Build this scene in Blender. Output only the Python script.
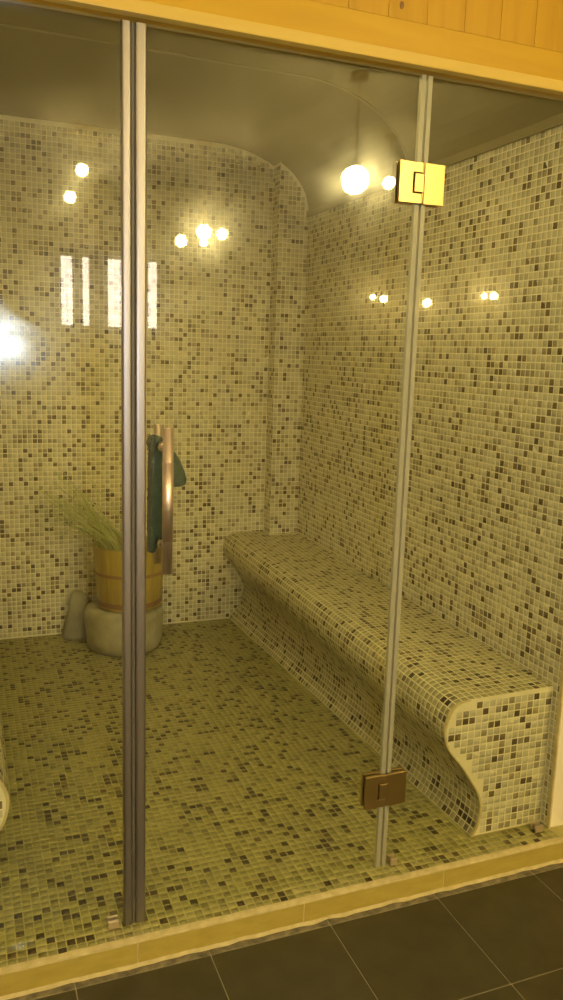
import bpy, bmesh, math, random
import numpy as np
from mathutils import Vector, Matrix
import mathutils.noise as mn

random.seed(7); rng = np.random.default_rng(11)
for o in list(bpy.data.objects): bpy.data.objects.remove(o, do_unlink=True)
SC = bpy.context.scene
COL = SC.collection

# ------------------------------------------------------------------ camera
F_PX = 804.6
CAM = np.array([-0.3287, -1.6842, 1.3265]); YAW, PIT, ROL = 0.3782, -0.179, 0.0323
def cam_axes():
    cy, sy, cp, sp = math.cos(YAW), math.sin(YAW), math.cos(PIT), math.sin(PIT)
    f = np.array([sy*cp, cy*cp, sp]); r = np.array([cy, -sy, 0.0]); u = np.cross(r, f)
    c, s = math.cos(ROL), math.sin(ROL)
    return c*r+s*u, -s*r+c*u, f
CR, CU, CF = cam_axes()
cam = bpy.data.cameras.new('camera'); cam_o = bpy.data.objects.new('camera', cam); COL.objects.link(cam_o)
cam.sensor_fit = 'VERTICAL'; cam.sensor_height = 36.0; cam.lens = F_PX*36.0/1000.0
cam.clip_start = 0.02; cam.clip_end = 60
cam_o.matrix_world = Matrix(((CR[0], CU[0], -CF[0], CAM[0]), (CR[1], CU[1], -CF[1], CAM[1]), (CR[2], CU[2], -CF[2], CAM[2]), (0, 0, 0, 1)))
SC.camera = cam_o

def on(px, py, ax, val):
    d = CF + (px-281.5)/F_PX*CR - (py-500)/F_PX*CU
    return CAM + d*((val-CAM[ax])/d[ax])
def mir(px, py, Y):            # place in the outer room whose reflection in the glass shows at a pixel
    a = on(px, py, 1, -Y); return (float(a[0]), Y, float(a[2]))

# ------------------------------------------------------------------ world, exposure, flash
SC.view_settings.view_transform = 'Standard'; SC.view_settings.look = 'None'
SC.view_settings.exposure = 0.44; SC.view_settings.gamma = 1.0
try: SC.view_settings.use_curve_mapping = False
except Exception: pass
W = bpy.data.worlds.new('world'); SC.world = W; W.use_nodes = True
W.node_tree.nodes['Background'].inputs[0].default_value = (1, 0.8, 0.4, 1)
W.node_tree.nodes['Background'].inputs[1].default_value = 0.0
WARM = (1.0, 0.78, 0.295)
STEAM = 90.0                 # radiance of the lamp added in the steam room
LAMP = 205.0                  # radiance of a lit glass globe
fl = bpy.data.lights.new('camera_flash', 'AREA'); fl.shape = 'DISK'; fl.size = 0.042; fl.energy = 5.5; fl.color = (0.8, 0.92, 1.0)
fl_o = bpy.data.objects.new('camera_flash', fl); COL.objects.link(fl_o)
fl_o.location = mir(2, 341, -1.70); fl_o.rotation_euler = (math.radians(90), 0, math.radians(-8))

# ------------------------------------------------------------------ materials
def newmat(name):
    m = bpy.data.materials.new(name); m.use_nodes = True
    nt = m.node_tree; return m, nt, nt.nodes['Principled BSDF']
def setp(b, **k):
    for a, v in k.items():
        key = {'base': 'Base Color', 'rough': 'Roughness', 'metal': 'Metallic', 'spec': 'Specular IOR Level', 'alpha': 'Alpha'}[a]
        b.inputs[key].default_value = (*v, 1) if isinstance(v, tuple) else v
def noise_mat(name, c1, c2, scale=20, rough=0.5, bump=0.0, metal=0.0, spec=0.5, detail=4, stretch=(1, 1, 1), bscale=None):
    m, nt, b = newmat(name); N, L = nt.nodes, nt.links
    tc = N.new('ShaderNodeTexCoord'); mp = N.new('ShaderNodeMapping'); mp.inputs['Scale'].default_value = stretch
    nz = N.new('ShaderNodeTexNoise'); nz.inputs['Scale'].default_value = scale; nz.inputs['Detail'].default_value = detail
    rp = N.new('ShaderNodeValToRGB'); rp.color_ramp.elements[0].position = .3; rp.color_ramp.elements[1].position = .7
    rp.color_ramp.elements[0].color = (*c1, 1); rp.color_ramp.elements[1].color = (*c2, 1)
    L.new(tc.outputs['Object'], mp.inputs[0]); L.new(mp.outputs[0], nz.inputs['Vector']); L.new(nz.outputs['Fac'], rp.inputs[0]); L.new(rp.outputs[0], b.inputs['Base Color'])
    setp(b, rough=rough, metal=metal, spec=spec)
    if bump:
        bp = N.new('ShaderNodeBump'); bp.inputs['Strength'].default_value = bump; bp.inputs['Distance'].default_value = .004
        n2 = N.new('ShaderNodeTexNoise'); n2.inputs['Scale'].default_value = bscale or scale*2; n2.inputs['Detail'].default_value = 5
        L.new(mp.outputs[0], n2.inputs['Vector']); L.new(n2.outputs['Fac'], bp.inputs['Height']); L.new(bp.outputs[0], b.inputs['Normal'])
    return m
def mosaic_mat(name, stops, rough, per_object=False):
    m, nt, b = newmat(name); N, L = nt.nodes, nt.links
    rp = N.new('ShaderNodeValToRGB'); cr = rp.color_ramp; cr.interpolation = 'CONSTANT'
    while len(cr.elements) < len(stops): cr.elements.new(0.99)
    for e, (p, c) in zip(cr.elements, stops): e.position = p; e.color = (*c, 1)
    if per_object:
        oi = N.new('ShaderNodeObjectInfo'); L.new(oi.outputs['Random'], rp.inputs[0])
    else:
        at = N.new('ShaderNodeAttribute'); at.attribute_name = 'tile_value'; L.new(at.outputs['Fac'], rp.inputs[0])
    tc = N.new('ShaderNodeTexCoord'); nz = N.new('ShaderNodeTexNoise'); nz.inputs['Scale'].default_value = 9; nz.inputs['Detail'].default_value = 5
    L.new(tc.outputs['Object'], nz.inputs['Vector'])
    hs = N.new('ShaderNodeHueSaturation'); mr = N.new('ShaderNodeMapRange'); mr.inputs[1].default_value = .3; mr.inputs[2].default_value = .7
    mr.inputs[3].default_value = .9; mr.inputs[4].default_value = 1.08
    L.new(nz.outputs['Fac'], mr.inputs[0]); L.new(mr.outputs[0], hs.inputs['Value']); L.new(rp.outputs[0], hs.inputs['Color']); L.new(hs.outputs[0], b.inputs['Base Color'])
    setp(b, rough=rough, spec=0.5)
    return m
WALL_STOPS = [(0, (.12, .088, .042)), (.065, (.20, .15, .075)), (.13, (.36, .31, .19)), (.24, (.52, .48, .31)), (.42, (.61, .575, .385)), (.66, (.66, .62, .42)), (.86, (.70, .655, .45))]
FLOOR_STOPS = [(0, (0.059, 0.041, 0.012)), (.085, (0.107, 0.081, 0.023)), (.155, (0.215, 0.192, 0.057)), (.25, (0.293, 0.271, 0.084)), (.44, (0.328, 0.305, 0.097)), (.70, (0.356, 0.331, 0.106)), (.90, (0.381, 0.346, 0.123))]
M = {}
M['wall_tile'] = mosaic_mat('cream_wall_mosaic', WALL_STOPS, .22)
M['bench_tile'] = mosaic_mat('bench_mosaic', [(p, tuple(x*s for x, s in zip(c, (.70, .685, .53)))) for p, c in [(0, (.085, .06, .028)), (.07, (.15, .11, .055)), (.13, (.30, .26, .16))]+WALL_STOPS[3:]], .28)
M['floor_tile'] = mosaic_mat('olive_floor_mosaic', FLOOR_STOPS, .3)
M['floor_tile_single'] = mosaic_mat('olive_floor_mosaic_single', FLOOR_STOPS, .3, True)
M['grout'] = noise_mat('pale_grout', (.86, .80, .58), (.90, .85, .63), 30, .85)
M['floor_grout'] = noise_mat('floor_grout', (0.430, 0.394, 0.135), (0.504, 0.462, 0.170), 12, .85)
M['bench_grout'] = noise_mat('bench_grout', (.78, .72, .45), (.86, .80, .52), 12, .85)
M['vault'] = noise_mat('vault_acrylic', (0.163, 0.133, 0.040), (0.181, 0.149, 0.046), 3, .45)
M['seam'] = noise_mat('vault_seam', (0.249, 0.215, 0.103), (0.267, 0.232, 0.112), 8, .4)
M['edge'] = noise_mat('cream_ceramic', (0.440, 0.343, 0.066), (0.528, 0.422, 0.097), 16, .35, stretch=(1, 3, 3))
M['mortar'] = noise_mat('mortar', (0.684, 0.585, 0.297), (0.540, 0.450, 0.198), 40, .9, bump=.5)
M['slate'] = noise_mat('slate_tile', (0.044, 0.038, 0.015), (0.063, 0.054, 0.023), 14, .42, bump=.08, bscale=120)
M['slate_rough'] = noise_mat('slate_dusty', (.10, .085, .05), (.28, .24, .14), 35, .8, bump=.4)
M['slate_grout'] = noise_mat('slate_grout', (.28, .25, .16), (.36, .32, .2), 20, .9)
M['steel'] = noise_mat('satin_steel', (.80, .68, .60), (.86, .74, .65), 40, .42, metal=1.0, stretch=(1, 1, .02))
M['brass'] = noise_mat('warm_polished_metal', (0.425, 0.315, 0.145), (0.476, 0.348, 0.162), 8, .30, metal=1.0)
M['chrome'] = noise_mat('chrome', (.85, .83, .8), (.9, .88, .85), 8, .08, metal=1.0)
M['seal'] = noise_mat('satin_aluminium', (0.328, 0.307, 0.322), (0.371, 0.349, 0.364), 60, .40, metal=1.0, stretch=(1, 1, .03))
M['gap_strip'] = noise_mat('dark_gap', (.10, .09, .07), (.13, .115, .09), 10, .5)  # dark strip standing in for the shade in the gap between the seals
M['stone'] = noise_mat('grey_stone', (0.306, 0.281, 0.170), (0.476, 0.442, 0.289), 11, .85, bump=1.0, bscale=30)
M['stone_dark'] = noise_mat('dark_stone', (0.272, 0.255, 0.162), (0.391, 0.365, 0.238), 12, .85, bump=.8, bscale=25)
M['leaf'] = noise_mat('lemongrass', (0.360, 0.414, 0.153), (0.504, 0.540, 0.234), 25, .55)
M['towel'] = noise_mat('green_terry', (.02, .05, .042), (.055, .105, .082), 120, .95, bump=.9, bscale=300)
M['band'] = noise_mat('brown_band', (.22, .11, .04), (.30, .16, .06), 20, .5)
M['plaster'] = noise_mat('cream_plaster', (.66, .58, .42), (.70, .62, .46), 4, .8)
M['white_wall'] = noise_mat('pale_plaster', (.76, .70, .56), (.8, .74, .6), 4, .8)
M['dark_wood'] = noise_mat('dark_wood', (.10, .055, .025), (.16, .09, .04), 10, .45, stretch=(1, 1, .1))
M['curtain'] = noise_mat('dark_curtain', (.14, .11, .08), (.2, .16, .12), 20, .9, stretch=(1, 1, .1))
def wood_mat(name, c1, c2, c3, axis):
    m, nt, b = newmat(name); N, L = nt.nodes, nt.links
    tc = N.new('ShaderNodeTexCoord'); mp = N.new('ShaderNodeMapping')
    st = [14.0, 14.0, 14.0]; st[axis] = 1.1; mp.inputs['Scale'].default_value = st
    oi = N.new('ShaderNodeObjectInfo'); va = N.new('ShaderNodeVectorMath'); va.operation = 'ADD'
    cm = N.new('ShaderNodeCombineXYZ'); ml = N.new('ShaderNodeMath'); ml.operation = 'MULTIPLY'; ml.inputs[1].default_value = 37.0
    L.new(oi.outputs['Random'], ml.inputs[0]); [L.new(ml.outputs[0], cm.inputs[i]) for i in range(3)]
    L.new(tc.outputs['Object'], mp.inputs[0]); L.new(mp.outputs[0], va.inputs[0]); L.new(cm.outputs[0], va.inputs[1])
    nz = N.new('ShaderNodeTexNoise'); nz.inputs['Scale'].default_value = 1.6; nz.inputs['Detail'].default_value = 6; nz.inputs['Distortion'].default_value = .6
    rp = N.new('ShaderNodeValToRGB'); e = rp.color_ramp.elements; e[0].position = .3; e[0].color = (*c1, 1); e[1].position = .72; e[1].color = (*c3, 1)
    k = e.new(.5); k.color = (*c2, 1)
    L.new(va.outputs[0], nz.inputs['Vector']); L.new(nz.outputs['Fac'], rp.inputs[0]); L.new(rp.outputs[0], b.inputs['Base Color'])
    setp(b, rough=.42)
    return m
M['pine'] = wood_mat('pine_plank', (0.454, 0.246, 0.004), (0.539, 0.298, 0.006), (0.578, 0.331, 0.007), 2)
M['pine_h'] = wood_mat('pine_board', (0.524, 0.297, 0.006), (0.570, 0.335, 0.007), (0.598, 0.357, 0.009), 0)
M['pine_trim'] = wood_mat('pale_pine_trim', (0.651, 0.440, 0.079), (0.669, 0.466, 0.088), (0.695, 0.493, 0.106), 0)
M['stave'] = wood_mat('cedar_stave', (0.307, 0.212, 0.034), (0.404, 0.294, 0.051), (0.452, 0.349, 0.068), 2)
M['knot'] = noise_mat('wood_knot', (.18, .08, .02), (.28, .13, .03), 60, .5)
def glass_mat():
    m = bpy.data.materials.new('clear_glass'); m.use_nodes = True; nt = m.node_tree; N, L = nt.nodes, nt.links; N.clear()
    out = N.new('ShaderNodeOutputMaterial'); tr = N.new('ShaderNodeBsdfTransparent'); tr.inputs[0].default_value = (.982, .99, .955, 1)
    gl = N.new('ShaderNodeBsdfGlossy'); gl.inputs['Roughness'].default_value = 0.012
    lw = N.new('ShaderNodeLayerWeight'); lw.inputs['Blend'].default_value = .5
    pw = N.new('ShaderNodeMath'); pw.operation = 'POWER'; pw.inputs[1].default_value = 5
    mu = N.new('ShaderNodeMath'); mu.operation = 'MULTIPLY_ADD'; mu.inputs[1].default_value = .96; mu.inputs[2].default_value = .04
    L.new(lw.outputs['Facing'], pw.inputs[0]); L.new(pw.outputs[0], mu.inputs[0])
    mx = N.new('ShaderNodeMixShader'); L.new(mu.outputs[0], mx.inputs[0]); L.new(tr.outputs[0], mx.inputs[1]); L.new(gl.outputs[0], mx.inputs[2])
    # faint smears, their rough gloss added to imitate bloom round the flash reflection
    tc = N.new('ShaderNodeTexCoord'); nz = N.new('ShaderNodeTexNoise'); nz.inputs['Scale'].default_value = 9; nz.inputs['Detail'].default_value = 6; nz.inputs['Distortion'].default_value = 1.2
    L.new(tc.outputs['Object'], nz.inputs['Vector'])
    mr = N.new('ShaderNodeMapRange'); mr.inputs[1].default_value = .35; mr.inputs[2].default_value = .75; mr.inputs[3].default_value = .003; mr.inputs[4].default_value = .030
    L.new(nz.outputs['Fac'], mr.inputs[0])
    sm = N.new('ShaderNodeBsdfGlossy'); sm.inputs['Roughness'].default_value = .145
    m2 = N.new('ShaderNodeMixShader'); L.new(mr.outputs[0], m2.inputs[0]); L.new(mx.outputs[0], m2.inputs[1]); L.new(sm.outputs[0], m2.inputs[2])
    L.new(m2.outputs[0], out.inputs[0]); return m
M['glass'] = glass_mat()
def strip_mat():
    m, nt, b = newmat('glass_edge'); setp(b, base=(.52, .50, .36), rough=.3, alpha=.62); return m
M['glass_edge'] = strip_mat()
def emit_mat(name, col, s):
    m = bpy.data.materials.new(name); m.use_nodes = True; nt = m.node_tree; nt.nodes.clear()
    o = nt.nodes.new('ShaderNodeOutputMaterial'); e = nt.nodes.new('ShaderNodeEmission'); e.inputs[0].default_value = (*col, 1); e.inputs[1].default_value = s
    nt.links.new(e.outputs[0], o.inputs[0]); return m
M['globe'] = emit_mat('lit_globe', WARM, LAMP)
M['sconce_glow'] = emit_mat('lit_sconce', WARM, LAMP*.5)
def pane_mat():
    m = emit_mat('daylight_pane', (1, .93, .86), 15); nt = m.node_tree; N, L = nt.nodes, nt.links
    e = [n for n in N if n.type == 'EMISSION'][0]; tc = N.new('ShaderNodeTexCoord'); b = N.new('ShaderNodeTexBrick'); b.inputs['Scale'].default_value = 9
    b.inputs['Color1'].default_value = (1, .90, .72, 1); b.inputs['Color2'].default_value = (.62, .50, .42, 1); b.inputs['Mortar'].default_value = (.45, .36, .30, 1)
    mp = N.new('ShaderNodeMapping'); mp.inputs['Rotation'].default_value = (math.radians(90), 0, 0)
    L.new(tc.outputs['Object'], mp.inputs[0]); L.new(mp.outputs[0], b.inputs['Vector']); L.new(b.outputs['Color'], e.inputs[0]); return m
M['pane'] = pane_mat()

# ------------------------------------------------------------------ mesh helpers
def link(name, me, mat=None, parent=None, loc=(0, 0, 0)):
    o = bpy.data.objects.new(name, me); COL.objects.link(o)
    if mat is not None and me is not None and not me.materials: me.materials.append(M[mat] if isinstance(mat, str) else mat)
    o.location = loc
    if parent is not None: o.parent = parent
    return o
def from_bm(name, bm, mat, parent=None, loc=(0, 0, 0), smooth=False, bevel=0, segs=2):
    if bevel:
        bmesh.ops.bevel(bm, geom=list(bm.edges), offset=bevel, segments=segs, profile=.6, affect='EDGES', clamp_overlap=True)
    bmesh.ops.recalc_face_normals(bm, faces=bm.faces)
    me = bpy.data.meshes.new(name); bm.to_mesh(me); bm.free()
    if smooth:
        for p in me.polygons: p.use_smooth = True
    return link(name, me, mat, parent, loc)
def add_box(bm, a, b):
    x0, y0, z0 = a; x1, y1, z1 = b
    vs = [bm.verts.new(v) for v in ((x0, y0, z0), (x1, y0, z0), (x1, y1, z0), (x0, y1, z0), (x0, y0, z1), (x1, y0, z1), (x1, y1, z1), (x0, y1, z1))]
    for f in ((0, 3, 2, 1), (4, 5, 6, 7), (0, 1, 5, 4), (1, 2, 6, 5), (2, 3, 7, 6), (3, 0, 4, 7)): bm.faces.new([vs[i] for i in f])
    return vs
def box(name, a, b, mat, parent=None, bevel=0, loc=(0, 0, 0), segs=2):
    bm = bmesh.new(); add_box(bm, a, b); return from_bm(name, bm, mat, parent, loc, False, bevel, segs)
def add_cyl(bm, p0, p1, r0, r1=None, n=20, cap=True):
    p0, p1 = Vector(p0), Vector(p1); r1 = r0 if r1 is None else r1
    z = (p1-p0).normalized(); x = z.orthogonal().normalized(); y = z.cross(x)
    A = [bm.verts.new(p0 + (x*math.cos(2*math.pi*i/n)+y*math.sin(2*math.pi*i/n))*r0) for i in range(n)]
    B = [bm.verts.new(p1 + (x*math.cos(2*math.pi*i/n)+y*math.sin(2*math.pi*i/n))*r1) for i in range(n)]
    for i in range(n): bm.faces.new((A[i], A[(i+1) % n], B[(i+1) % n], B[i]))
    if cap: bm.faces.new(A[::-1]); bm.faces.new(B)
def add_lathe(bm, prof, n=32, c=(0, 0, 0), wob=None):
    rings = []
    for r, z in prof:
        rings.append([bm.verts.new((c[0]+(r+(wob(i, z) if wob and r > 0 else 0))*math.cos(2*math.pi*i/n), c[1]+(r+(wob(i, z) if wob and r > 0 else 0))*math.sin(2*math.pi*i/n), c[2]+z)) for i in range(n)])
    for a, b in zip(rings, rings[1:]):
        for i in range(n): bm.faces.new((a[i], a[(i+1) % n], b[(i+1) % n], b[i]))
    bm.faces.new(rings[0][::-1]); bm.faces.new(rings[-1])
def extrude_xz(bm, poly, y0, y1):
    A = [bm.verts.new((x, y0, z)) for x, z in poly]; B = [bm.verts.new((x, y1, z)) for x, z in poly]; n = len(poly)
    for i in range(n): bm.faces.new((A[i], A[(i+1) % n], B[(i+1) % n], B[i]))
    bm.faces.new(A[::-1]); bm.faces.new(B)
def empty(name, loc=(0, 0, 0)):
    o = bpy.data.objects.new(name, None); COL.objects.link(o); o.location = loc; o.empty_display_size = .1; return o
def tag(o, label=None, cat=None, group=None, kind=None):
    if label: o['label'] = label
    if cat: o['category'] = cat
    if group: o['group'] = group
    if kind: o['kind'] = kind
    return o
P = 0.0213                                    # mosaic pitch
GR = 0.078                                    # half the joint, as a share of the pitch
def tiles_mesh(name, quads, thick=.0005, tilt=.004, values=None, gr=None):
    gr = gr or GR
    """quads (N,4,3) counter-clockwise seen from outside -> one mesh of raised tiles with joints between them"""
    q = np.asarray(quads, float); n = len(q); c = q.mean(1, keepdims=True)
    base = c + (q-c)*(1-2*gr); top = c + (q-c)*(1-2*gr-.03)
    nr = np.cross(q[:, 1]-q[:, 0], q[:, 3]-q[:, 0]); nr /= np.linalg.norm(nr, axis=1, keepdims=True) + 1e-12
    a, b = rng.normal(0, tilt, (2, n)); s = np.array([[-1, -1], [1, -1], [1, 1], [-1, 1]])*P/2
    h = thick + rng.normal(0, .00015, n)[:, None] + a[:, None]*s[None, :, 0] + b[:, None]*s[None, :, 1]
    top = top + nr[:, None, :]*h[:, :, None]
    V = np.concatenate([base, top], 1).reshape(-1, 3)
    f = np.array([[4, 5, 6, 7], [0, 1, 5, 4], [1, 2, 6, 5], [2, 3, 7, 6], [3, 0, 4, 7]])
    Fc = (np.arange(n)[:, None, None]*8 + f[None]).reshape(-1)
    me = bpy.data.meshes.new(name); me.vertices.add(len(V)); me.vertices.foreach_set('co', V.reshape(-1))
    me.loops.add(len(Fc)); me.loops.foreach_set('vertex_index', Fc.astype(np.int32))
    me.polygons.add(n*5); me.polygons.foreach_set('loop_start', np.arange(0, n*20, 4, dtype=np.int32))
    try: me.polygons.foreach_set('loop_total', np.full(n*5, 4, np.int32))
    except Exception: pass
    at = me.attributes.new('tile_value', 'FLOAT', 'FACE')
    at.data.foreach_set('value', np.repeat(rng.random(n) if values is None else values, 5).astype(np.float32))
    me.update(); me.validate(); return me
def grid_quads(o, u, v, nu, nv, keep=None):
    """grid from corner o with step vectors u, v (normal u x v)"""
    o, u, v = map(lambda t: np.asarray(t, float), (o, u, v)); out = []
    for i in range(nu):
        for j in range(nv):
            a = o+u*i+v*j; q = (a, a+u, a+u+v, a+v)
            if keep is None or keep(q): out.append(q)
    return np.array(out)
def mosaic(name, quads, mat, parent, gr=None):
    o = link(name, tiles_mesh(name, quads, gr=gr), mat, parent); o['kind'] = 'stuff'; return o

# ------------------------------------------------------------------ dimensions
XL, XR, D = -0.625, 1.2075, 2.043
ZT, ZR, ZB = 2.26, 1.985, 0.432
H = 1.95; YS = -0.052; ZO = -0.065             # glass height, sill front, outer floor
CX0, CA, CB = 0.77, XR-0.77, ZT-ZR
XM = (XL+XR)/2
def vault_z(x):
    x = x if x >= XM else 2*XM-x
    if x <= CX0: return ZT
    return ZR + CB*math.sqrt(max(0, 1-((x-CX0)/CA)**2))
BACK = [(.925, .446), (.89, .442), (.864, .425), (.849, .395), (.850, .362), (.863, .325), (.888, .29), (.918, .25), (.944, .205), (.956, .165), (.953, .12), (.937, .075), (.912, .034), (.886, .001)]
FRONT = [(.925, .418), (.89, .412), (.866, .392), (.852, .355), (.851, .325), (.864, .285), (.888, .254), (.915, .222), (.947, .175), (.976, .128), (.987, .09), (.985, .05), (.975, .02), (.964, .001)]
BACK = np.array(BACK); FRONT = np.array(FRONT)
YE = 0.035; XE = XR+.06
def resample(p, n):
    # smooth with Catmull-Rom, then n points at equal arc length
    pts = []
    for i in range(len(p)-1):
        a, b, c, d = p[max(i-1, 0)], p[i], p[i+1], p[min(i+2, len(p)-1)]
        for t in np.linspace(0, 1, 12, endpoint=False):
            pts.append(.5*((2*b)+(-a+c)*t+(2*a-5*b+4*c-d)*t*t+(-a+3*b-3*c+d)*t**3))
    pts.append(p[-1]); pts = np.array(pts); s = np.r_[0, np.cumsum(np.hypot(*np.diff(pts, axis=0).T))]
    q = np.linspace(0, s[-1], n); return np.c_[np.interp(q, s, pts[:, 0]), np.interp(q, s, pts[:, 1])], s[-1]
def foot_x(y): t = (y-YE)/(D-YE); return FRONT[-1, 0]*(1-t)+BACK[-1, 0]*t
def mx(x): return 2*XM-x

# ------------------------------------------------------------------ floor of the steam room and its mosaic
floor = tag(box('floor', (XL, YS, -.10), (XE, D, 0), 'floor_grout'), 'olive and brown mosaic floor of the steam room', None, None, 'structure')
nx, ny = int((XR-XL)/P), int((D-YS)/P)
px_, py_ = (XR-XL)/nx, (D-YS)/ny
def keep_floor(q):
    c = np.mean(q, 0)
    return c[1] < YE-.01 or mx(foot_x(c[1]))-.0 < c[0] < foot_x(c[1])
fq = grid_quads((XL, YS, 0), (px_, 0, 0), (0, py_, 0), nx, ny, keep_floor)
d = fq - CAM; zz = d@CF; ux = 281.5+F_PX*(d@CR)/zz; uy = 500-F_PX*(d@CU)/zz
area = .5*abs((ux[:, 0]-ux[:, 2])*(uy[:, 1]-uy[:, 3])-(ux[:, 1]-ux[:, 3])*(uy[:, 0]-uy[:, 2]))
vis = (ux.mean(1) > -4) & (ux.mean(1) < 567) & (uy.mean(1) < 1004)
order = np.argsort(-(area*vis)); big = np.zeros(len(fq), bool); big[order[:300]] = True
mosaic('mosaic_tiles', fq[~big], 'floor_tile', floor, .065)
tm = []
for k in range(6):
    c0 = np.array([[(-px_/2, -py_/2, 0), (px_/2, -py_/2, 0), (px_/2, py_/2, 0), (-px_/2, py_/2, 0)]])
    me = tiles_mesh('mosaic_tile', c0, gr=.065); me.materials.append(M['floor_tile_single']); tm.append(me)
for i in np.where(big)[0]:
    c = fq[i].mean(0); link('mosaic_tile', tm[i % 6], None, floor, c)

# ------------------------------------------------------------------ walls
wall_back = tag(box('wall_back', (XL-.1, D, -.1), (XR+.1, D+.1, 2.5), 'grout'), 'cream and brown mosaic back wall', kind='structure')
nz_ = int(2.27/P); nxw = int((XR-XL)/P); pw = (XR-XL)/nxw
XP = 1.060; PD = .088
def keep_back(q):
    q = np.array(q); c = q.mean(0)
    if q[:, 0].max() > XP+.002: return False
    if q[:, 2].max() > min(vault_z(q[0, 0]), vault_z(q[1, 0]))-.001: return False
    if c[2] < .44 and (c[0] > .97 or c[0] < mx(.97)): return False
    return True
mosaic('mosaic_tiles', grid_quads((XL, D, 0.006), (pw, 0, 0), (0, 0, P), nxw, nz_, keep_back), 'wall_tile', wall_back)
wall_right = tag(box('wall_right', (XR, .0, -.1), (XR+.1, D, 2.5), 'grout'), 'cream and brown mosaic wall behind the curved bench', kind='structure')
nyw = int((D-.0)/P); pyw = D/nyw
kz = lambda q: np.array(q)[:, 2].max() < ZR+.01 and (np.mean(q, 0)[2] > (.418 if np.mean(q, 0)[1] < .9 else .435) or np.mean(q, 0)[1] < YE)
mosaic('mosaic_tiles', grid_quads((XR, D, .006), (0, -pyw, 0), (0, 0, P), nyw, nz_, kz), 'wall_tile', wall_right)
wall_left = tag(box('wall_left', (XL-.1, .0, -.1), (XL, D, 2.5), 'grout'), 'mosaic wall', kind='structure')
mosaic('mosaic_tiles', grid_quads((XL, 0, .006), (0, pyw, 0), (0, 0, P), nyw, nz_, kz), 'wall_tile', wall_left)
# pillar boxed out in the back right corner
pil = link('pillar', None, None, None); bpy.data.objects.remove(pil)
bm = bmesh.new(); extrude_xz(bm, [(XP, .40), (XR, .40), (XR, ZR)] + [(x, vault_z(x)) for x in np.linspace(XR-.001, XP, 10)], D-PD, D)
pil = from_bm('pillar', bm, 'grout', wall_back)
npx = round((XR-XP)/P); ppx = (XR-XP)/npx
qa = grid_quads((XP, D-PD, .432), (ppx, 0, 0), (0, 0, P), npx, 90, lambda q: np.array(q)[:, 2].max() < min(vault_z(q[0][0]), vault_z(q[1][0])))
qb = grid_quads((XP, D, .432), (0, -PD/4, 0), (0, 0, P), 4, 90, lambda q: np.array(q)[:, 2].max() < vault_z(XP)-.002)
mosaic('mosaic_tiles', np.concatenate([qa, qb]), 'wall_tile', pil)

# ------------------------------------------------------------------ vaulted ceiling
xs = list(np.r_[XL, np.array([mx(CX0+CA*math.sin(t)) for t in np.linspace(math.pi/2, 0, 18)])]) ; xs = xs[1:]
xs = xs + [mx(x) for x in xs[::-1]]
prof = [(x, vault_z(x)) for x in xs]
bm = bmesh.new(); A = [bm.verts.new((x, .03, z)) for x, z in prof]; B = [bm.verts.new((x, D, z)) for x, z in prof]
for i in range(len(prof)-1): bm.faces.new((A[i], B[i], B[i+1], A[i+1]))
T0 = [bm.verts.new((x, y, 2.45)) for x, y in ((XL, .03), (XR, .03), (XR, D), (XL, D))]
bm.faces.new(T0); bm.faces.new(A+[T0[1], T0[0]]); bm.faces.new(B[::-1]+[T0[3], T0[2]]); bm.faces.new((A[0], T0[0], T0[3], B[0])); bm.faces.new((A[-1], B[-1], T0[2], T0[1]))
ceil = from_bm('ceiling', bm, 'vault', None); tag(ceil, 'vaulted plain moulded ceiling of the steam room', kind='structure')
bm = bmesh.new(); YSEAM = 1.04
for y0, y1 in ((YSEAM-.004, YSEAM+.004),):
    prev = None
    for x, z in prof:
        nrm = Vector((0, 0, -1)) if abs(z-ZT) < 1e-6 else Vector((-(x-(CX0 if x > XM else mx(CX0)))/CA**2, 0, -(z-ZR)/CB**2)).normalized()
        p = [bm.verts.new((x+nrm.x*h, y, z+nrm.z*h)) for y, h in ((y0, -.002), (y0, .004), (y1, .004), (y1, -.002))]
        if prev:
            for i in range(3): bm.faces.new((prev[i], prev[i+1], p[i+1], p[i]))
        prev = p
from_bm('seam', bm, 'seam', ceil)
for s, n in ((1, 'trim_1'), (-1, 'trim_2')):
    x = XR if s > 0 else XL
    a = sorted((x, x-s*.012)); t = box(n, (a[0], .01, ZR-.024), (a[1], D-(PD if s > 0 else 0), ZR+.004), 'seam', bevel=.003)
    tag(t, 'pale edge strip where vault meets mosaic wall', kind='structure')

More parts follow.
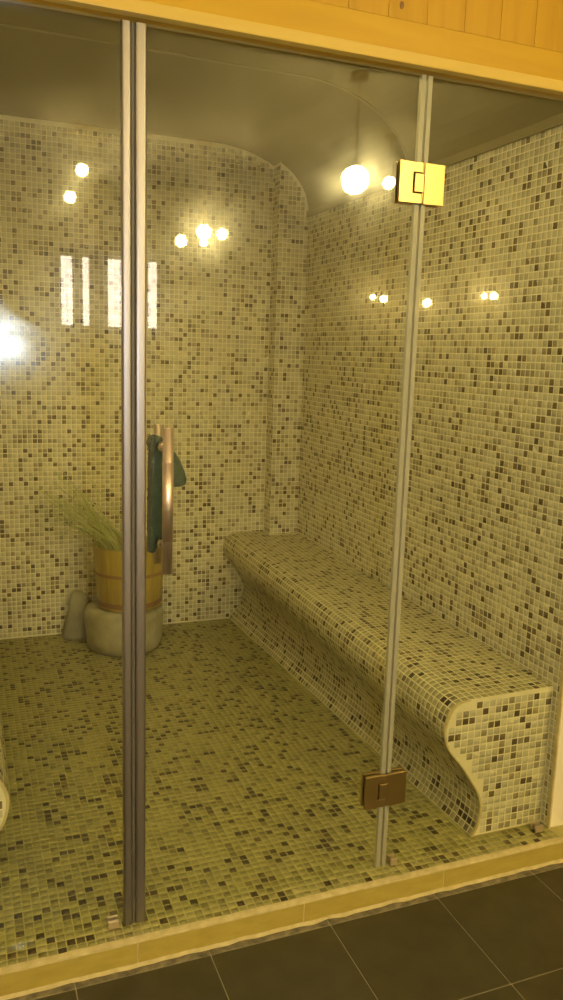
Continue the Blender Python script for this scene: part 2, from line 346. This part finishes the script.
# ------------------------------------------------------------------ benches with a curved front
NR = 34
RB, LB = resample(BACK, NR); RF, LF = resample(FRONT, NR)
def bench(name, side, label):
    f = (lambda x: x) if side > 0 else mx
    def S(i, t): return RF[i]*(1-t)+RB[i]*t
    xw = XR
    pr = lambda t: [(f(S(i, t)[0]), S(i, t)[1]) for i in range(NR)]
    zt0, zt1 = FRONT[0, 1]+.004, BACK[0, 1]+.002
    nyb = int((D-YE)/P); rows = int(round(LF/P)); RFq, _ = resample(FRONT, rows+1); RBq, _ = resample(BACK, rows+1)
    bm = bmesh.new(); ring = []
    for t in np.linspace(0, 1, nyb+1):
        z1 = zt0*(1-t)+zt1*t; y = YE+(D-YE)*t
        ring.append([bm.verts.new((x, y, z)) for x, z in ([(f(xw), 0), (f(xw), z1)] + [(f(p[0]), p[1]) for p in RFq*(1-t)+RBq*t])])
    for a, b in zip(ring, ring[1:]):
        n = len(a)
        for i in range(n): bm.faces.new((a[i], a[(i+1) % n], b[(i+1) % n], b[i]))
    bm.faces.new(ring[0][::-1]); bm.faces.new(ring[-1])
    o = from_bm(name, bm, 'bench_grout'); tag(o, label, 'bench')
    qs = []; ys = np.linspace(0, 1, nyb+1)
    ncol = int((xw-.925)/P); xt = np.linspace(xw, .925, ncol+1)
    def G(i, t): p = RFq[i]*(1-t)+RBq[i]*t; return (f(p[0]), YE+(D-YE)*t, p[1])
    def Tp(i, t): k = i/ncol; zf = zt0*(1-k)+FRONT[0, 1]*k; zb = zt1*(1-k)+BACK[0, 1]*k; return (f(xt[i]), YE+(D-YE)*t, zf*(1-t)+zb*t)
    for fn, cnt in ((Tp, ncol), (G, rows)):
        for i in range(cnt):
            for j in range(nyb):
                q = [fn(i, ys[j]), fn(i, ys[j+1]), fn(i+1, ys[j+1]), fn(i+1, ys[j])]
                if fn is Tp and q[1][1] > D-PD and xt[i] > XP: continue
                qs.append(q[::-1] if side < 0 else q)
    qs = np.array(qs)
    if side > 0: qs = qs[:, ::1]
    # orientation: normals must point up / into the room
    nrm = np.cross(qs[:, 1]-qs[:, 0], qs[:, 3]-qs[:, 0]); ref = np.array([-side*.75, 0, .65])
    cen = qs.mean(1); inner = np.array([f(1.12), 0, .2]); out = cen-inner; out[:, 1] = 0
    if ((nrm*out).sum(1)).mean() < 0: qs = qs[:, ::-1]
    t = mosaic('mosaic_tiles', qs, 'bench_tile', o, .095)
    # flat front end: whole tiles only, the rest is grout bead
    poly = [(S(i, 0)[0], S(i, 0)[1]) for i in range(NR)]
    def left_edge(z):
        xs_ = [x for x, zz_ in poly if abs(zz_-z) < .02]; return max(xs_) if xs_ else .9
    def keep(q):
        q = np.array(q); l = max(left_edge(z) for z in np.linspace(q[:, 2].min(), q[:, 2].max(), 4))
        return q[:, 0].min() > l+.003 and q[:, 2].max() < .412
    e = grid_quads((xw-.004-18*P, YE, .409-19*P), (P, 0, 0), (0, 0, P), 18, 19, keep)
    if side < 0:
        e[:, :, 0] = mx(e[:, :, 0]); e = e[:, ::-1]
    me_o = mosaic('end_tiles', e, 'wall_tile', o)
    # pale bead of grout round the end
    bm = bmesh.new(); prev = None
    for i in range(0, NR):
        x, z = S(i, 0); x = f(x)
        p = [bm.verts.new((x+dx*side, YE+dy, z+dz)) for dx, dy, dz in ((-.002, .004, 0), (-.001, -.003, 0), (.005, -.003, -.002), (.006, .003, -.002))]
        if prev:
            for k in range(4): bm.faces.new((prev[k], prev[(k+1) % 4], p[(k+1) % 4], p[k]))
        prev = p
    from_bm('edge_bead', bm, 'mortar', o)
    return o
bench('curved_bench', 1, 'long mosaic-tiled bench with S-curved front running to the corner pillar')
bench('curved_bench', -1, 'mosaic-tiled bench whose rounded nose peeks out opposite the long bench')

# ------------------------------------------------------------------ sill: cream edge tiles and mortar
sill = tag(box('trim_3', (XL, YS-.0108, ZO-.02), (XE, YS, -.004), 'mortar'), 'cream ceramic edging of the steam room sill', kind='structure')
ej = [-.42, -.002, .411, .814, 1.216, XE]; ej = [XL] + ej
for a, b in zip(ej, ej[1:]):
    box('edge_tile', (a+.0012, YS-.012, -.058), (b-.0012, YS-.003, -.0035), 'edge', sill, bevel=.0015)
bm = bmesh.new(); xsn = np.linspace(XL, XE, 130)
pr_ = None
for x in xsn:
    w1, w2 = .0009*mn.noise(Vector((x*30, 0, 0))), .002*mn.noise(Vector((x*25, 3, 0)))
    p = [bm.verts.new(v) for v in ((x, YS-.0125, -.006+w1), (x, YS-.0118, -.001), (x, YS-.004, .0006), (x, YS+.004+w2, .0008), (x, YS+.003, -.004))]
    if pr_:
        for k in range(4): bm.faces.new((pr_[k], pr_[k+1], p[k+1], p[k]))
    pr_ = p
from_bm('mortar_bead', bm, 'mortar', sill)
bm = bmesh.new(); pr_ = None
for x in xsn:
    w = .003*mn.noise(Vector((x*22, 9, 0)))
    p = [bm.verts.new(v) for v in ((x, YS-.012, -.057+w), (x, YS-.014+w, -.060), (x, YS-.017+w*2, ZO+.0005))]
    if pr_:
        for k in range(2): bm.faces.new((pr_[k], pr_[k+1], p[k+1], p[k]))
    pr_ = p
from_bm('mortar_bead', bm, 'mortar', sill)

# ------------------------------------------------------------------ outer room
OX0, OX1, OY0, OZ1 = -3.2, 6.9, -6.1, 2.85
ofl = tag(box('floor_outer', (OX0, OY0, ZO-.12), (OX1, YS-.004, ZO-.002), 'slate_grout'), 'dark slate tiled floor outside the glass', kind='structure')
TW = .3095; x0 = .165; ystart = YS-.034
big_t = box('floor_tile', (-.1535, -.1535, -.008), (.1535, .1535, 0), 'slate', None, bevel=.001, segs=1); meT = big_t.data; bpy.data.objects.remove(big_t)
strip_t = box('cut_tile', (-.1535, -.0145, -.008), (.1535, .0145, 0), 'slate_rough', None, bevel=.001, segs=1); meS = strip_t.data; bpy.data.objects.remove(strip_t)
for i in range(-4, 7):
    cx_ = x0+TW*(i+.5)
    link('cut_tile', meS, None, ofl, (cx_, YS-.018, ZO))
    for j in range(0, 9):
        link('floor_tile', meT, None, ofl, (cx_, ystart-TW*(j+.5), ZO))
# front wall around the opening, clad in pine
wf = tag(box('wall_front', (OX0, -.018, H+.004), (OX1, .03, OZ1), 'pine'), 'pine-clad wall above the glass front', kind='structure')
for a, b, n in ((OX0, XL-.0, 'wall_front_left'), (XE, OX1, 'wall_front_right')):
    box_o = box(n, (a, -.046, ZO-.02), (b, 0, H+.003), 'pine'); tag(box_o, 'pine-clad wall beside the glass front', kind='structure')
pk = None; PWD = .094
ks = range(-6, 16)
for k in ks:
    xa = .534+PWD*(k-1)
    if pk is None:
        pk = box('wood_plank', (.0004, -.034, 0), (PWD-.0004, -.018, OZ1-2.034), 'pine', wf, bevel=.0009); pk.location = (xa, 0, 2.034)
    else: link('wood_plank', pk.data, None, wf, (xa, 0, 2.034))
wfr = bpy.data.objects['wall_front_right']; pr0 = None
for k in range(12):
    if pr0 is None:
        pr0 = box('wood_plank', (.0004, -.056, ZO+.001), (PWD-.0004, -.0465, H-.004), 'pine', wfr, bevel=.0009); pr0.location.x = XE
    else: link('wood_plank', pr0.data, None, wfr, (XE+PWD*k, 0, 0))
box('fascia_board', (-.9, -.0345, 1.974), (2.0, -.018, 2.0335), 'pine_h', wf, bevel=.0006)
box('trim_strip', (-.9, -.040, 1.949), (2.0, -.016, 1.973), 'pine_trim', wf, bevel=.003)
for px, py, r in ((402, 5, .007),):
    p = on(px, py, 1, -.0342); bm = bmesh.new(); add_lathe(bm, [(r, 0), (r*.9, .0008), (r*.3, .0012)], 14)
    k = from_bm('wood_knot', bm, 'knot', wf, p); k.rotation_euler = (math.radians(90), 0, 0); k.scale = (.8, 1.2, 1)
tag(box('wall_outer_back', (OX0, OY0-.1, ZO-.1), (OX1, OY0, OZ1), 'plaster'), 'cream wall of the outer room', kind='structure')
tag(box('wall_outer_left', (OX0-.1, OY0, ZO-.1), (OX0, 0, OZ1), 'plaster'), 'cream side wall of the outer room', kind='structure')
tag(box('wall_outer_right', (OX1, OY0, ZO-.1), (OX1+.1, 0, OZ1), 'plaster'), 'cream far side wall of the outer room', kind='structure')
tag(box('ceiling_outer', (OX0-.1, OY0-.1, OZ1), (OX1+.1, .03, OZ1+.1), 'white_wall'), 'pale ceiling of the outer room', kind='structure')
# window in the outer room, seen only as a reflection
wx0, wz0 = mir(59, 324, OY0)[0], 1.53; wx1, wz1 = mir(158, 256, OY0)[0], 2.14
win = tag(box('window_1', (wx0-.06, OY0-.01, wz0-.06), (wx1+.06, OY0+.02, wz1+.06), 'curtain'), 'window with dark curtains letting daylight through gaps', kind='structure')
for a, b in ((61, 72), (82, 88.5), (107, 126), (147, 156)):
    xa, xb = mir(a, 290, OY0)[0], mir(b, 290, OY0)[0]
    box('pane', ((xa-xb)/2, 0, -(wz1-wz0)/2), ((xb-xa)/2, .006, (wz1-wz0)/2), 'pane', win, loc=((xa+xb)/2, OY0+.021, (wz0+wz1)/2))
for a, b in ((72, 82), (88.5, 107), (126, 147)):
    xa, xb = mir(a, 290, OY0)[0], mir(b, 290, OY0)[0]
    bm = bmesh.new(); n = 13; pr_ = None
    for i in range(n):
        x = xa+(xb-xa)*i/(n-1); y = OY0+.05+.012*math.sin(i*1.6)
        p = [bm.verts.new((x, y, wz0-.03)), bm.verts.new((x, y, wz1+.03))]
        if pr_: bm.faces.new((pr_[0], p[0], p[1], pr_[1]))
        pr_ = p
    from_bm('curtain', bm, 'curtain', win)

# ------------------------------------------------------------------ glass front
def pane(name, x0, x1, parent):
    bm = bmesh.new(); add_box(bm, (x0, -.005, .002), (x1, .005, H-.004)); o = from_bm(name, bm, 'glass', parent); o.data.materials.append(M['glass_edge'])
    for p in o.data.polygons:
        if abs(p.normal.x) > .5 or p.normal.z > .5: p.material_index = 1
    return o
def seal(name, x0, x1, parent, mat='seal', d=.011):
    # rounded PVC profile that caps a glass edge
    n = 10; cx, r = (x0+x1)/2, (x1-x0)/2
    poly = [(cx+r*math.copysign(abs(math.cos(t))**.5, math.cos(t)), d*math.copysign(abs(math.sin(t))**.5, math.sin(t))) for t in np.linspace(0, 2*math.pi, 28, endpoint=False)]
    bm = bmesh.new(); A = [bm.verts.new((x, y, .003)) for x, y in poly]; B = [bm.verts.new((x, y, H-.006)) for x, y in poly]; k = len(poly)
    for i in range(k): bm.faces.new((A[i], A[(i+1) % k], B[(i+1) % k], B[i]))
    bm.faces.new(A[::-1]); bm.faces.new(B); return from_bm(name, bm, mat, parent, smooth=False)
door = tag(empty('glass_door', (.33, 0, 0)), 'frameless glass door with bar handle and two metal hinges', 'door', None, 'thing')
def under(o, p): o.parent = p; o.matrix_parent_inverse = Matrix.Translation(-Vector(p.location)); return o
under(pane('pane', .012, .648, None), door)
under(seal('edge_seal', .003, .027, None), door)
HX = .064
hd = from_bm('handle', (lambda b: (add_cyl(b, (HX, -.047, .857), (HX, -.047, 1.168), .0112, n=28), b)[1])(bmesh.new()), 'steel', None, smooth=False, bevel=0); under(hd, door)
def sub(o): o.parent = hd; o.matrix_parent_inverse = hd.matrix_world.inverted() if False else Matrix.Identity(4); return o
bm = bmesh.new(); add_cyl(bm, (HX, .047, .857), (HX, .047, 1.168), .0095, n=28); sub(from_bm('inner_bar', bm, 'steel'))
bm = bmesh.new(); add_cyl(bm, (HX, -.0475, .929), (HX, -.0475, 1.097), .0117, n=28); sub(from_bm('grip_sleeve', bm, 'steel'))
for z in (.913, 1.124):
    bm = bmesh.new(); add_cyl(bm, (HX, -.046, z), (HX, .046, z), .0065, n=16)
    for s in (-1, 1): add_cyl(bm, (HX, s*.005, z), (HX, s*.012, z), .013, .010, n=20)
    sub(from_bm('standoff', bm, 'chrome'))
for o in list(hd.children)+[hd]:
    for p in o.data.polygons: p.use_smooth = len(p.vertices) == 4
def hinge(z):
    gx = .6545
    bm = bmesh.new()
    for s in (-1, 1):
        y0, y1 = sorted((s*.005, s*.014))
        # door leaf with a notch for the knuckle
        poly = [(gx-.062, z-.045), (gx-.002, z-.045), (gx-.002, z-.022), (gx-.026, z-.022), (gx-.026, z+.022), (gx-.002, z+.022), (gx-.002, z+.045), (gx-.062, z+.045)]
        extrude_xz(bm, poly, y0, y1)
    h = from_bm('hinge', bm, 'brass', None); under(h, door); md = h.modifiers.new('b', 'BEVEL'); md.width = .0015; md.segments = 2
    def subh(o): o.parent = h; md = o.modifiers.new('b', 'BEVEL'); md.width = .0015; md.segments = 2; return o
    bm = bmesh.new()
    for s in (-1, 1):
        y0, y1 = sorted((s*.005, s*.014)); add_box(bm, (gx+.002, y0, z-.045), (gx+.056, y1, z+.045))
    subh(from_bm('fixed_leaf', bm, 'brass'))
    bm = bmesh.new(); add_box(bm, (gx-.0235, -.016, z-.0205), (gx+.001, .016, z+.0205)); subh(from_bm('knuckle', bm, 'brass'))
    bm = bmesh.new(); add_cyl(bm, (gx-.001, -.012, z-.044), (gx-.001, -.012, z+.044), .0035, n=12); subh(from_bm('pin', bm, 'brass'))
hinge(1.716); hinge(.226)
lp = tag(empty('fixed_glass_panel', (-.31, 0, 0)), 'fixed glass panel beside the door handle, showing window reflections', 'glass panel')
under(pane('pane', XL+.004, -.012, None), lp); under(seal('edge_seal', -.0235, -.004, None), lp); under(seal('gap_strip', -.0045, .0035, None, 'gap_strip', .006), lp)
rp = tag(empty('fixed_glass_panel', (.93, 0, 0)), 'fixed glass panel on the hinge side, in front of the bench end', 'glass panel')
under(pane('pane', .660, XR-.004, None), rp)
under(seal('silicone_bead', XR-.006, XR-.0005, None, 'mortar', .008), rp)
es = box('clear_strip', (.657, -.0055, .003), (.668, .0055, H-.005), 'glass_edge'); under(es, rp)
es = box('clear_strip', (.640, -.0055, .003), (.651, .0055, H-.005), 'glass_edge'); under(es, door)
def clamp(x, label, parent, w=.026):
    bm = bmesh.new()
    for s in (-1, 1):
        y0, y1 = sorted((s*.005, s*.013)); add_box(bm, (x-w/2, y0, .0022), (x+w/2, y1, .022))
    c = from_bm('clamp', bm, 'steel', None, bevel=.002); under(c, parent)
clamp(-.048, '', lp); clamp(.690, '', rp, .02); clamp(1.165, '', rp)

# ------------------------------------------------------------------ towel on the inner bar
tw = empty('towel', (HX, .047, .86)); tag(tw, 'dark green terry towel knotted over the inner door handle', 'towel')
def loft(name, rows, mat, parent, n=18, smooth=True):
    """rows: (x, y, z, rx, ry, twist)"""
    bm = bmesh.new(); R = []
    for i, (x, y, z, rx, ry, tws) in enumerate(rows):
        ring = []
        for k in range(n):
            a = 2*math.pi*k/n; w = 1+.16*math.sin(3*a+tws)+.08*math.sin(7*a+2*tws)
            ring.append(bm.verts.new((x+rx*w*math.cos(a), y+ry*w*math.sin(a), z)))
        R.append(ring)
    for a, b in zip(R, R[1:]):
        for i in range(n): bm.faces.new((a[i], a[(i+1) % n], b[(i+1) % n], b[i]))
    bm.faces.new(R[0][::-1]); bm.faces.new(R[-1])
    o = from_bm(name, bm, mat, None, smooth=smooth); under(o, parent); return o
loft('body', [(HX-.004, .048, 1.146, .006, .006, 0), (HX-.004, .048, 1.142, .014, .014, .2), (HX-.004, .048, 1.128, .019, .019, .5), (HX-.003, .048, 1.112, .016, .016, .9), (HX-.002, .048, 1.10, .019, .018, 1.3),
              (HX-.001, .049, 1.06, .022, .020, 1.8), (HX-.001, .049, 1.0, .023, .021, 2.2), (HX-.002, .049, .95, .022, .020, 2.6), (HX-.003, .049, .925, .020, .018, 3.0), (HX-.006, .049, .905, .017, .016, 3.3), (HX-.009, .051, .884, .013, .012, 3.3), (HX-.010, .051, .880, .006, .006, 3.4)], 'towel', tw)
loft('flap', [(HX+.020, .060, 1.112, .004, .004, 0), (HX+.030, .062, 1.106, .010, .008, .3), (HX+.036, .064, 1.085, .016, .010, .6), (HX+.040, .066, 1.06, .021, .010, 1.0), (HX+.043, .066, 1.042, .023, .010, 1.3), (HX+.046, .066, 1.030, .019, .009, 1.5), (HX+.048, .066, 1.026, .009, .005, 1.6)], 'towel', tw)

# ------------------------------------------------------------------ stone, bucket, lemongrass
sx, sy = .315, 1.815
def rock(name, prof, c, mat, n=40, amp=.012, sc=(1, 1), seed=0.0):
    bm = bmesh.new(); add_lathe(bm, prof, n)
    for v in bm.verts:
        v.co.x *= sc[0]; v.co.y *= sc[1]
        d = mn.noise_vector(v.co*9+Vector((seed, seed, seed)))*amp + mn.noise_vector(v.co*25+Vector((seed, 1, 2)))*amp*.4
        if v.co.z < .004: d.z = 0
        v.co += d
    return from_bm(name, bm, mat, None, c, smooth=True)
st = rock('stone_pot', [(.05, 0), (.150, 0), (.166, .012), (.174, .05), (.176, .10), (.174, .15), (.168, .178), (.155, .190), (.12, .192), (.05, .192)], (sx, sy, .0018), 'stone', 48, .012, seed=3)
tag(st, 'round grey stone stand carrying the wooden bucket on the floor', 'stone')
rk = rock('stone', [(.02, 0), (.050, 0), (.056, .02), (.054, .07), (.050, .13), (.044, .17), (.034, .205), (.015, .22)], (.128, 1.970, .0018), 'stone_dark', 30, .017, (1.1, .8), seed=8)
tag(rk, 'upright rough dark stone leaning between back wall and stone stand', 'stone')
bk = tag(empty('wooden_bucket', (.335, 1.80, .203)), 'yellowish wooden stave bucket holding lemongrass', 'bucket')
NS = 22; hb = .275; rb0, rb1, th = .140, .160, .013
bm = bmesh.new(); ang = 2*math.pi/NS*.485
def stave_pts(r, z): return [(r*math.cos(t), r*math.sin(t), z) for t in np.linspace(-ang, ang, 4)]
rows = [(rb0, 0), (rb1, hb)]; vs = []
for r, z in rows: vs.append(([bm.verts.new(p) for p in stave_pts(r, z)], [bm.verts.new(p) for p in stave_pts(r-th, z)]))
(o0, i0), (o1, i1) = vs
for k in range(3):
    bm.faces.new((o0[k], o0[k+1], o1[k+1], o1[k])); bm.faces.new((i0[k+1], i0[k], i1[k], i1[k+1])); bm.faces.new((o1[k], o1[k+1], i1[k+1], i1[k])); bm.faces.new((o0[k+1], o0[k], i0[k], i0[k+1]))
bm.faces.new((o0[0], o1[0], i1[0], i0[0])); bm.faces.new((o0[3], i0[3], i1[3], o1[3]))
s0 = from_bm('stave', bm, 'stave', bk); 
for k in range(1, NS):
    s = link('stave', s0.data, None, bk); s.rotation_euler = (0, 0, 2*math.pi*k/NS)
for z, h in ((.150, .014), (.012, .022)):
    r = rb0+(rb1-rb0)*z/hb; r2 = rb0+(rb1-rb0)*(z+h)/hb
    bm = bmesh.new(); n = 48
    R4 = [[bm.verts.new((q*math.cos(2*math.pi*i/n), q*math.sin(2*math.pi*i/n), w)) for i in range(n)] for q, w in ((r-.001, z), (r+.003, z), (r2+.003, z+h), (r2-.001, z+h))]
    for a in range(4):
        for i in range(n): bm.faces.new((R4[a][i], R4[a][(i+1) % n], R4[(a+1) % 4][(i+1) % n], R4[(a+1) % 4][i]))
    from_bm('hoop', bm, 'band', bk)
bm = bmesh.new(); add_cyl(bm, (0, 0, .008), (0, 0, .02), rb0-th+.001, n=40); from_bm('bottom', bm, 'stave', bk)
lg = tag(empty('lemongrass', (.335, 1.80, .222)), 'sheaf of pale green lemongrass leaning out of the wooden bucket', 'plant')
for k in range(110):
    ba = Vector((random.uniform(-.06, .08), random.uniform(-.06, .06), .0))
    mid = Vector((-.105+random.gauss(0, .035)+.03, random.gauss(0, .05), .262+random.uniform(0, .02)))
    ln = random.uniform(.24, .50); sp = random.gauss(0, .30); el = .86+random.gauss(0, .20)
    dv = Vector((-math.cos(el), math.sin(sp)*.35, math.sin(el))).normalized()
    if k % 5 == 0: mid.x += random.uniform(.03, .13); dv = Vector((random.uniform(-.7, .05), random.uniform(-.3, .2), .8)).normalized(); ln *= .45
    tip = mid+dv*ln+Vector((0, 0, -.03*random.random()-ln*.15))
    tip.y = min(tip.y, .225)
    wv = Vector((random.gauss(0, 1), random.gauss(0, 1), random.gauss(0, 1))).cross(dv).normalized()
    bm = bmesh.new(); pr_ = None
    wd = random.uniform(.0022, .0042)
    for t in np.linspace(0, 1, 9):
        p = ba*(1-t)**2+mid*1.0*2*t*(1-t)+tip*t*t if False else (ba.lerp(mid, t/.45) if t <= .45 else mid.lerp(tip, (t-.45)/.55)+dv*0+Vector((0, 0, .05*ln*math.sin((t-.45)/.55*math.pi))))
        w = wd*(1-.85*max(0, (t-.35)/.65)); nn = wv.cross(dv)*.0006
        q = [bm.verts.new(p+wv*w+nn*0), bm.verts.new(p+nn*2), bm.verts.new(p-wv*w), bm.verts.new(p-nn)]
        if pr_:
            for i in range(4): bm.faces.new((pr_[i], pr_[(i+1) % 4], q[(i+1) % 4], q[i]))
        pr_ = q
    from_bm('leaf', bm, 'leaf', lg)

# ------------------------------------------------------------------ lamps of the outer room (they light the place; all but the added pendant show as reflections)
def globe(bm, c, r, n=20):
    add_lathe(bm, [(max(.002, r*math.sin(t)), -r*math.cos(t)) for t in np.linspace(.05, math.pi-.05, 12)], n, c)
ch = mir(203, 238, -4.4)
cd = tag(empty('chandelier', (ch[0], ch[1], 2.35)), 'four-globe chandelier hanging in the outer room', 'lamp')
def uo(o, p): return under(o, p)
bm = bmesh.new(); add_cyl(bm, (ch[0], ch[1], 2.2), (ch[0], ch[1], OZ1), .012); add_cyl(bm, (ch[0], ch[1], OZ1-.03), (ch[0], ch[1], OZ1), .06); uo(from_bm('stem', bm, 'brass'), cd)
for px, py, r in ((204, 232, .054), (181, 241, .043), (222, 234, .040), (200, 244, .03)):
    c = mir(px, py, -4.4); c = (c[0], c[1]+(.1 if px == 200 else 0), c[2])
    bm = bmesh.new(); globe(bm, c, r); uo(from_bm('globe', bm, 'globe', smooth=True), cd)
    bm = bmesh.new(); add_cyl(bm, (c[0], c[1], c[2]+r*.9), (c[0], c[1], 2.32), .006); add_cyl(bm, (c[0], c[1], 2.32), (ch[0], ch[1], 2.33), .006); uo(from_bm('arm', bm, 'brass'), cd)
def pendant(c, r, label):
    p = tag(empty('pendant_lamp', (c[0], c[1], c[2]-r)), label, 'lamp')
    bm = bmesh.new(); globe(bm, c, r); uo(from_bm('globe', bm, 'globe', smooth=True), p)
    bm = bmesh.new(); add_cyl(bm, (c[0], c[1], c[2]+r*.85), (c[0], c[1], OZ1), .006); add_cyl(bm, (c[0], c[1], c[2]+r*.85), (c[0], c[1], c[2]+r*1.2), .02); add_cyl(bm, (c[0], c[1], OZ1-.03), (c[0], c[1], OZ1), .05); uo(from_bm('cord', bm, 'brass'), p)
pendant(mir(355, 180, -2.6), .075, 'large round pendant lamp near the hinge side of the glass front')
pendant(mir(389, 183, -3.6), .042, 'smaller round pendant lamp behind the large pendant')
pendant(mir(82, 170, -4.4), .042, 'small high pendant lamp above its lower twin')
pendant(mir(70, 197, -4.6), .04, 'small pendant lamp hanging lower than its twin')
pendant((-1.3, -2.4, 2.35), .060, 'added round pendant lamp, out of view, brightening the steam room')  # added lamp with no visible reflection, there to brighten the interior
for px, py, r in ((373, 297, .03), (384, 299, .04), (427, 303, .045), (484, 296, .032), (494, 296, .042)):
    c = mir(px, py, OY0+.12)
    s = tag(empty('wall_sconce', (c[0], OY0, c[2]-.12)), 'small globe sconce on the far cream wall of the outer room', 'lamp', 'sconces on the outer room wall')
    bm = bmesh.new(); globe(bm, c, r); uo(from_bm('globe', bm, 'sconce_glow', smooth=True), s)
    bm = bmesh.new(); add_cyl(bm, (c[0], OY0, c[2]-.1), (c[0], OY0+.02, c[2]-.1), .04); add_cyl(bm, (c[0], OY0+.01, c[2]-.1), (c[0], c[1], c[2]-.1), .006); add_cyl(bm, (c[0], c[1], c[2]-.1), (c[0], c[1], c[2]-r*.8), .008); uo(from_bm('bracket', bm, 'brass'), s)

# lamp added in the vault, unseen behind the lintel, to light the interior
M['added_lamp_glow'] = emit_mat('lit_added_lamp', WARM, STEAM)
sl = tag(empty('added_ceiling_lamp', (.22, .52, ZT)), 'added flush lamp, hidden behind the pine lintel, lighting the interior', 'lamp')
bm = bmesh.new(); add_lathe(bm, [(.085, -.012), (.10, -.010), (.112, -.004), (.112, 0)], 32, (0, 0, 0)); from_bm('rim', bm, 'chrome', sl)
bm = bmesh.new(); add_lathe(bm, [(.03, -.022), (.06, -.020), (.078, -.016), (.084, -.0125)], 32, (0, 0, 0)); from_bm('diffuser', bm, 'added_lamp_glow', sl, smooth=True)
